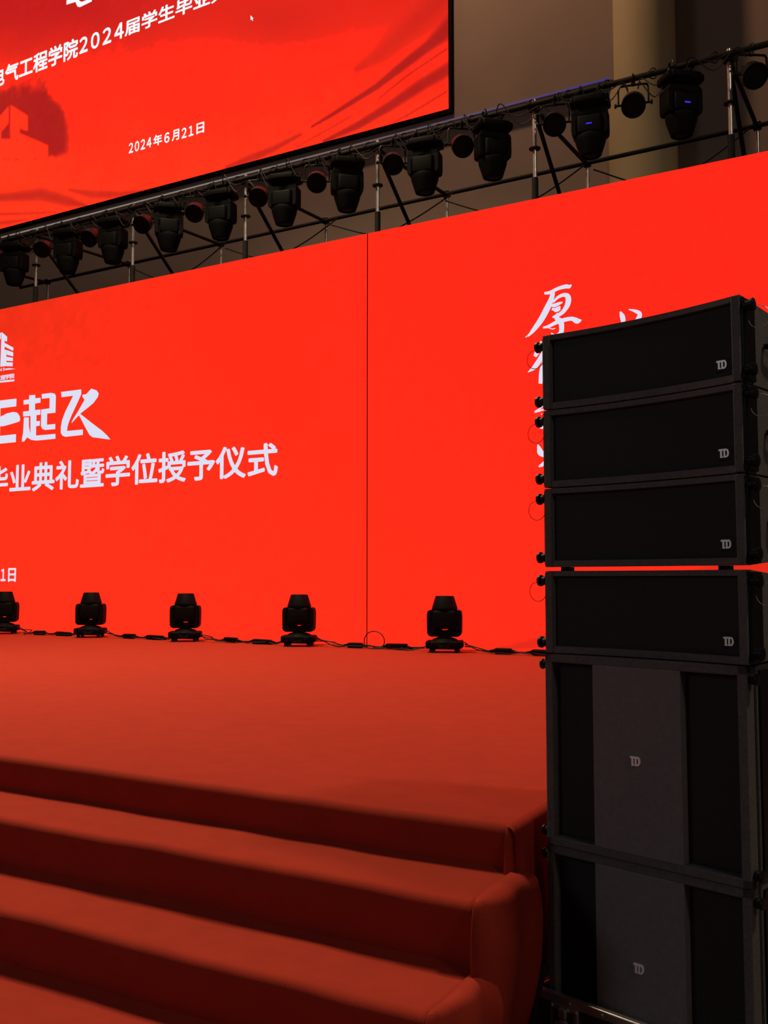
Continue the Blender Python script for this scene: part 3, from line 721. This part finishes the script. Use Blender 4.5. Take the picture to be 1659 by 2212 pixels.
def array_box(H, tb, tt):
    root = empty('line_array_speaker')
    D = .44; N = 14; C = .030
    f = lambda x: C*(1-(2*x/W-1)**2)
    X = [W*i/N for i in range(N+1)]
    cb = MB(); vs = []; fs = []
    for x in X:
        y = f(x)+.022; vs += [(x, y, 0), (x, y, H), (x, D, H-tt), (x, D, tb)]
    for i in range(N):
        for j in range(4): fs.append((i*4+j, (i+1)*4+j, (i+1)*4+(j+1) % 4, i*4+(j+1) % 4))
    fs += [(0, 1, 2, 3), (N*4+3, N*4+2, N*4+1, N*4)]
    cb.add(vs, fs); cab = cb.build('cabinet', M_CAB, root)
    fr = MB()
    def bar(z0, z1, x0=0, x1=W):
        vs = []; fs = []; xx = [x for x in X if x0-1e-6 <= x <= x1+1e-6]
        if len(xx) < 2: xx = [x0, x1]
        for x in xx: vs += [(x, f(x), z0), (x, f(x), z1), (x, f(x)+.03, z1), (x, f(x)+.03, z0)]
        n = len(xx)
        for i in range(n-1):
            for j in range(4): fs.append((i*4+j, (i+1)*4+j, (i+1)*4+(j+1) % 4, i*4+(j+1) % 4))
        fs += [(0, 1, 2, 3), ((n-1)*4+3, (n-1)*4+2, (n-1)*4+1, (n-1)*4)]; fr.add(vs, fs)
    bar(0, .020); bar(H-.016, H)
    fr.box((.012, .014, H/2), (.024, .034, H), .004); fr.box((W-.012, .014, H/2), (.024, .034, H), .004)
    fr.build('front_frame', M_CAB, root)
    g = grid_mesh([.02+(W-.04)*i/N for i in range(N+1)], [.015, H-.012], lambda x, z: (x, f(x)+.014, z)); g.build('grille', M_GRILLE, root, True)
    td_logo(root, W*.905, f(W*.905)+.012, H*.235, .024)
    for s, x in ((-1, -.004), (1, W+.004)):
        for yy0, dy_ in ((.045, .075), (.34, .06)):
            p_ = MB().box((x, yy0, H/2), (.008, dy_, H-(.012 if yy0 < .2 else .05)), .002).build('rigging_plate', M_BLACK2, root)
            for z in (.030 if yy0 < .2 else .06, H-.030 if yy0 < .2 else H-.06):
                k = MB().lathe([(.013, 0), (.015, .004), (.012, .019), (.018, .021), (.018, .029), (.004, .032)], 10, Matrix.Translation((x, .016 if yy0 < .2 else yy0, z)) @ Matrix.Rotation(PI/2*s, 4, 'Y'))
                k.build('pin', M_BLACK2, p_, True)
        lp = [(x+s*(.04+.03*math.sin(t)), .016+.002*t, H-.035-.030*(1-math.cos(t))) for t in [j*.35 for j in range(14)]]
        MB().tube(lp, .0012, 4).build('lanyard', M_STEEL if s > 0 else M_CABLE, p_)
        hd = MB(); hd.tube(smooth_path([(x, .15, H*.5), (x+s*.026, .165, H*.5), (x+s*.026, .265, H*.5), (x, .28, H*.5)], 4), .008, 8); hd.build('handle', M_BLACK2, root, True)
    for s, x in ((0, .03), (1, W-.10)):
        MB().box((x+.015, f(x)+.05, -.006), (.03, .03, .012)).build('spacer', M_BLACK, root)
    return root
LV = [1.199, 1.454, 1.710, 1.956, 2.196]
names = ['black line array speaker, lowest of the four, resting on the subwoofer', 'black line array speaker directly above the red see-through gap, third from top',
         'black line array speaker, second from the top of the stack', 'black line array speaker, topmost of the loudspeaker stack']
for k in range(4):
    gap = .012 if k == 1 else .004
    o = array_box(LV[k+1]-LV[k]-gap, (.02, .03, .004, .004)[k], (.03, .004, .004, .03)[k])
    o.location = (SO.x, SO.y, LV[k]+gap); o.rotation_euler = (0, 0, SA)
    tag(o, names[k], 'loudspeaker', 'line array speakers in the stack')
def sub_box(H):
    root = empty('subwoofer'); D = .62
    cb = MB(); cb.box((W/2, D/2+.03, H/2), (W, D-.06, H), .006); cb.build('cabinet', M_CAB, root)
    fr = MB(); t = .026
    for c, d in (((W/2, .02, t/2), (W, .05, t)), ((W/2, .02, H-t/2), (W, .05, t)), ((t/2, .02, H/2), (t, .05, H)), ((W-t/2, .02, H/2), (t, .05, H))): fr.box(c, d, .004)
    fr.build('front_frame', M_CAB, root)
    a, b = W*.265, W*.705
    MB().box(((a+b)/2, .012, H/2), (b-a, .036, H-2*t+.004), .003).build('front_panel', M_CABP, root)
    for x0, x1 in ((t, a), (b, W-t)):
        grid_mesh([x0, x1], [t, H-t], lambda x, z: (x, .027, z)).build('grille', M_GRILLE, root)
    td_logo(root, (a+b)/2, -.004, H*.5, .026, False)
    for s, x in ((-1, -.003), (1, W+.003)):
        p_ = MB().box((x, .10, H/2), (.006, .06, H-.03), .002).build('rigging_plate', M_BLACK2, root)
        for z in (.035, H-.035):
            MB().lathe([(.013, 0), (.015, .004), (.012, .014), (.016, .016), (.016, .021), (.004, .023)], 10, Matrix.Translation((x, .016, z)) @ Matrix.Rotation(PI/2*s, 4, 'Y')).build('pin', M_BLACK2, p_, True)
        hd = MB(); hd.tube(smooth_path([(x, .28, H*.55), (x+s*.03, .30, H*.55), (x+s*.03, .42, H*.55), (x, .44, H*.55)], 4), .010, 8); hd.build('handle', M_BLACK2, root, True)
    return root
s1 = sub_box(.578); s1.location = (SO.x-.008, SO.y+.015, .621); s1.rotation_euler = (0, 0, SA); tag(s1, 'black subwoofer cabinet under the line array speakers, upper of two', 'subwoofer', 'subwoofers in the stack')
s2 = sub_box(.574); s2.location = (SO.x-.010, SO.y+.02, .046); s2.rotation_euler = (0, 0, SA); tag(s2, 'black subwoofer cabinet at the bottom of the stack, standing in the case tray', 'subwoofer', 'subwoofers in the stack')

# ---- flight case tray under the stack
tray = empty('flight_case_tray', (SO.x-.010, SO.y+.02, 0), (0, 0, SA)); tag(tray, 'open black flight case base with aluminium edges holding the lowest subwoofer', 'flight case')
tw, td, th, wt = W+.075, .72, .185, .014
x0, x1, y0, y1 = -.040, W+.035, -.036, .685
MB().box(((x0+x1)/2, (y0+y1)/2, .022), (x1-x0, y1-y0, .04)).build('base_board', M_CASE, tray)
for c, d in ((((x0+x1)/2, y0+wt/2, th/2), (x1-x0, wt, th)), (((x0+x1)/2, y1-wt/2, th/2), (x1-x0, wt, th)), ((x0+wt/2, (y0+y1)/2, th/2), (wt, y1-y0, th)), ((x1-wt/2, (y0+y1)/2, th/2), (wt, y1-y0, th))):
    MB().box((c[0], c[1], c[2]+.004), (d[0], d[1], d[2]-.008), .001).build('side_board', M_CASE, tray)
for c, d in ((((x0+x1)/2, y0+.006, th), (x1-x0+.004, .022, .026)), (((x0+x1)/2, y1-.006, th), (x1-x0+.004, .022, .026)), ((x0+.006, (y0+y1)/2, th), (.022, y1-y0+.004, .026)), ((x1-.006, (y0+y1)/2, th), (.022, y1-y0+.004, .026))):
    MB().box(c, d, .003).build('edge_rail', M_ALU, tray)
for xx, yy0 in ((x0, y0), (x1, y0), (x0, y1), (x1, y1)):
    MB().box((xx, yy0, th/2), (.016, .016, th), .003).build('corner_rail', M_ALU, tray)
for xx in (x0+.12, x1-.12):
    lt = MB().box((xx, y0-.003, th-.055), (.095, .012, .085), .003).build('latch', M_ALU, tray)
    MB().box((xx, y0-.010, th-.055), (.072, .006, .062), .002).build('dish', M_CASE, lt)
    q = MB(); q.lathe([(.017, 0), (.017, .008), (.008, .010)], 12, Matrix.Translation((xx, y0-.012, th-.062)) @ Matrix.Rotation(PI/2, 4, 'X'))
    q.box((xx, y0-.018, th-.062), (.050, .006, .012), .002); q.box((xx, y0-.016, th-.030), (.026, .012, .026), .003); q.build('butterfly_key', M_STEEL, lt)
    for sx in (-1, 1):
        for sz in (-1, 1):
            MB().lathe([(.0045, 0), (.003, .003)], 8, Matrix.Translation((xx+sx*.041, y0-.009, th-.055+sz*.036)) @ Matrix.Rotation(PI/2, 4, 'X')).build('rivet', M_STEEL, lt)
for k in range(7):
    MB().lathe([(.0045, 0), (.003, .003)], 8, Matrix.Translation((x0+.03+k*(x1-x0-.06)/6, y0-.005, th-.0)) @ Matrix.Rotation(PI/2, 4, 'X')).build('rivet', M_STEEL, tray)

# ---- speaker cables hanging between the steps and the stack
for i, pts in enumerate(([(-1.035, 2.80, .30), (-1.035, 2.76, .22), (-1.06, 2.72, .14), (-1.07, 2.66, .06), (-1.0, 2.58, .012), (-.8, 2.4, .012), (-.5, 2.3, .012)],
                         [(-1.02, 2.80, .27), (-1.03, 2.74, .20), (-1.035, 2.70, .10), (-1.02, 2.63, .03), (-.95, 2.5, .014), (-.7, 2.3, .014), (-.3, 2.25, .014)])):
    o = MB().tube(smooth_path(pts, 7), .012, 8).build('speaker_cable', M_CABLE, None, True)
    tag(o, ['thick black speaker cable against the step cloth beside the flight case', 'thick black speaker cable running down the flight case corner'][i], 'cable')
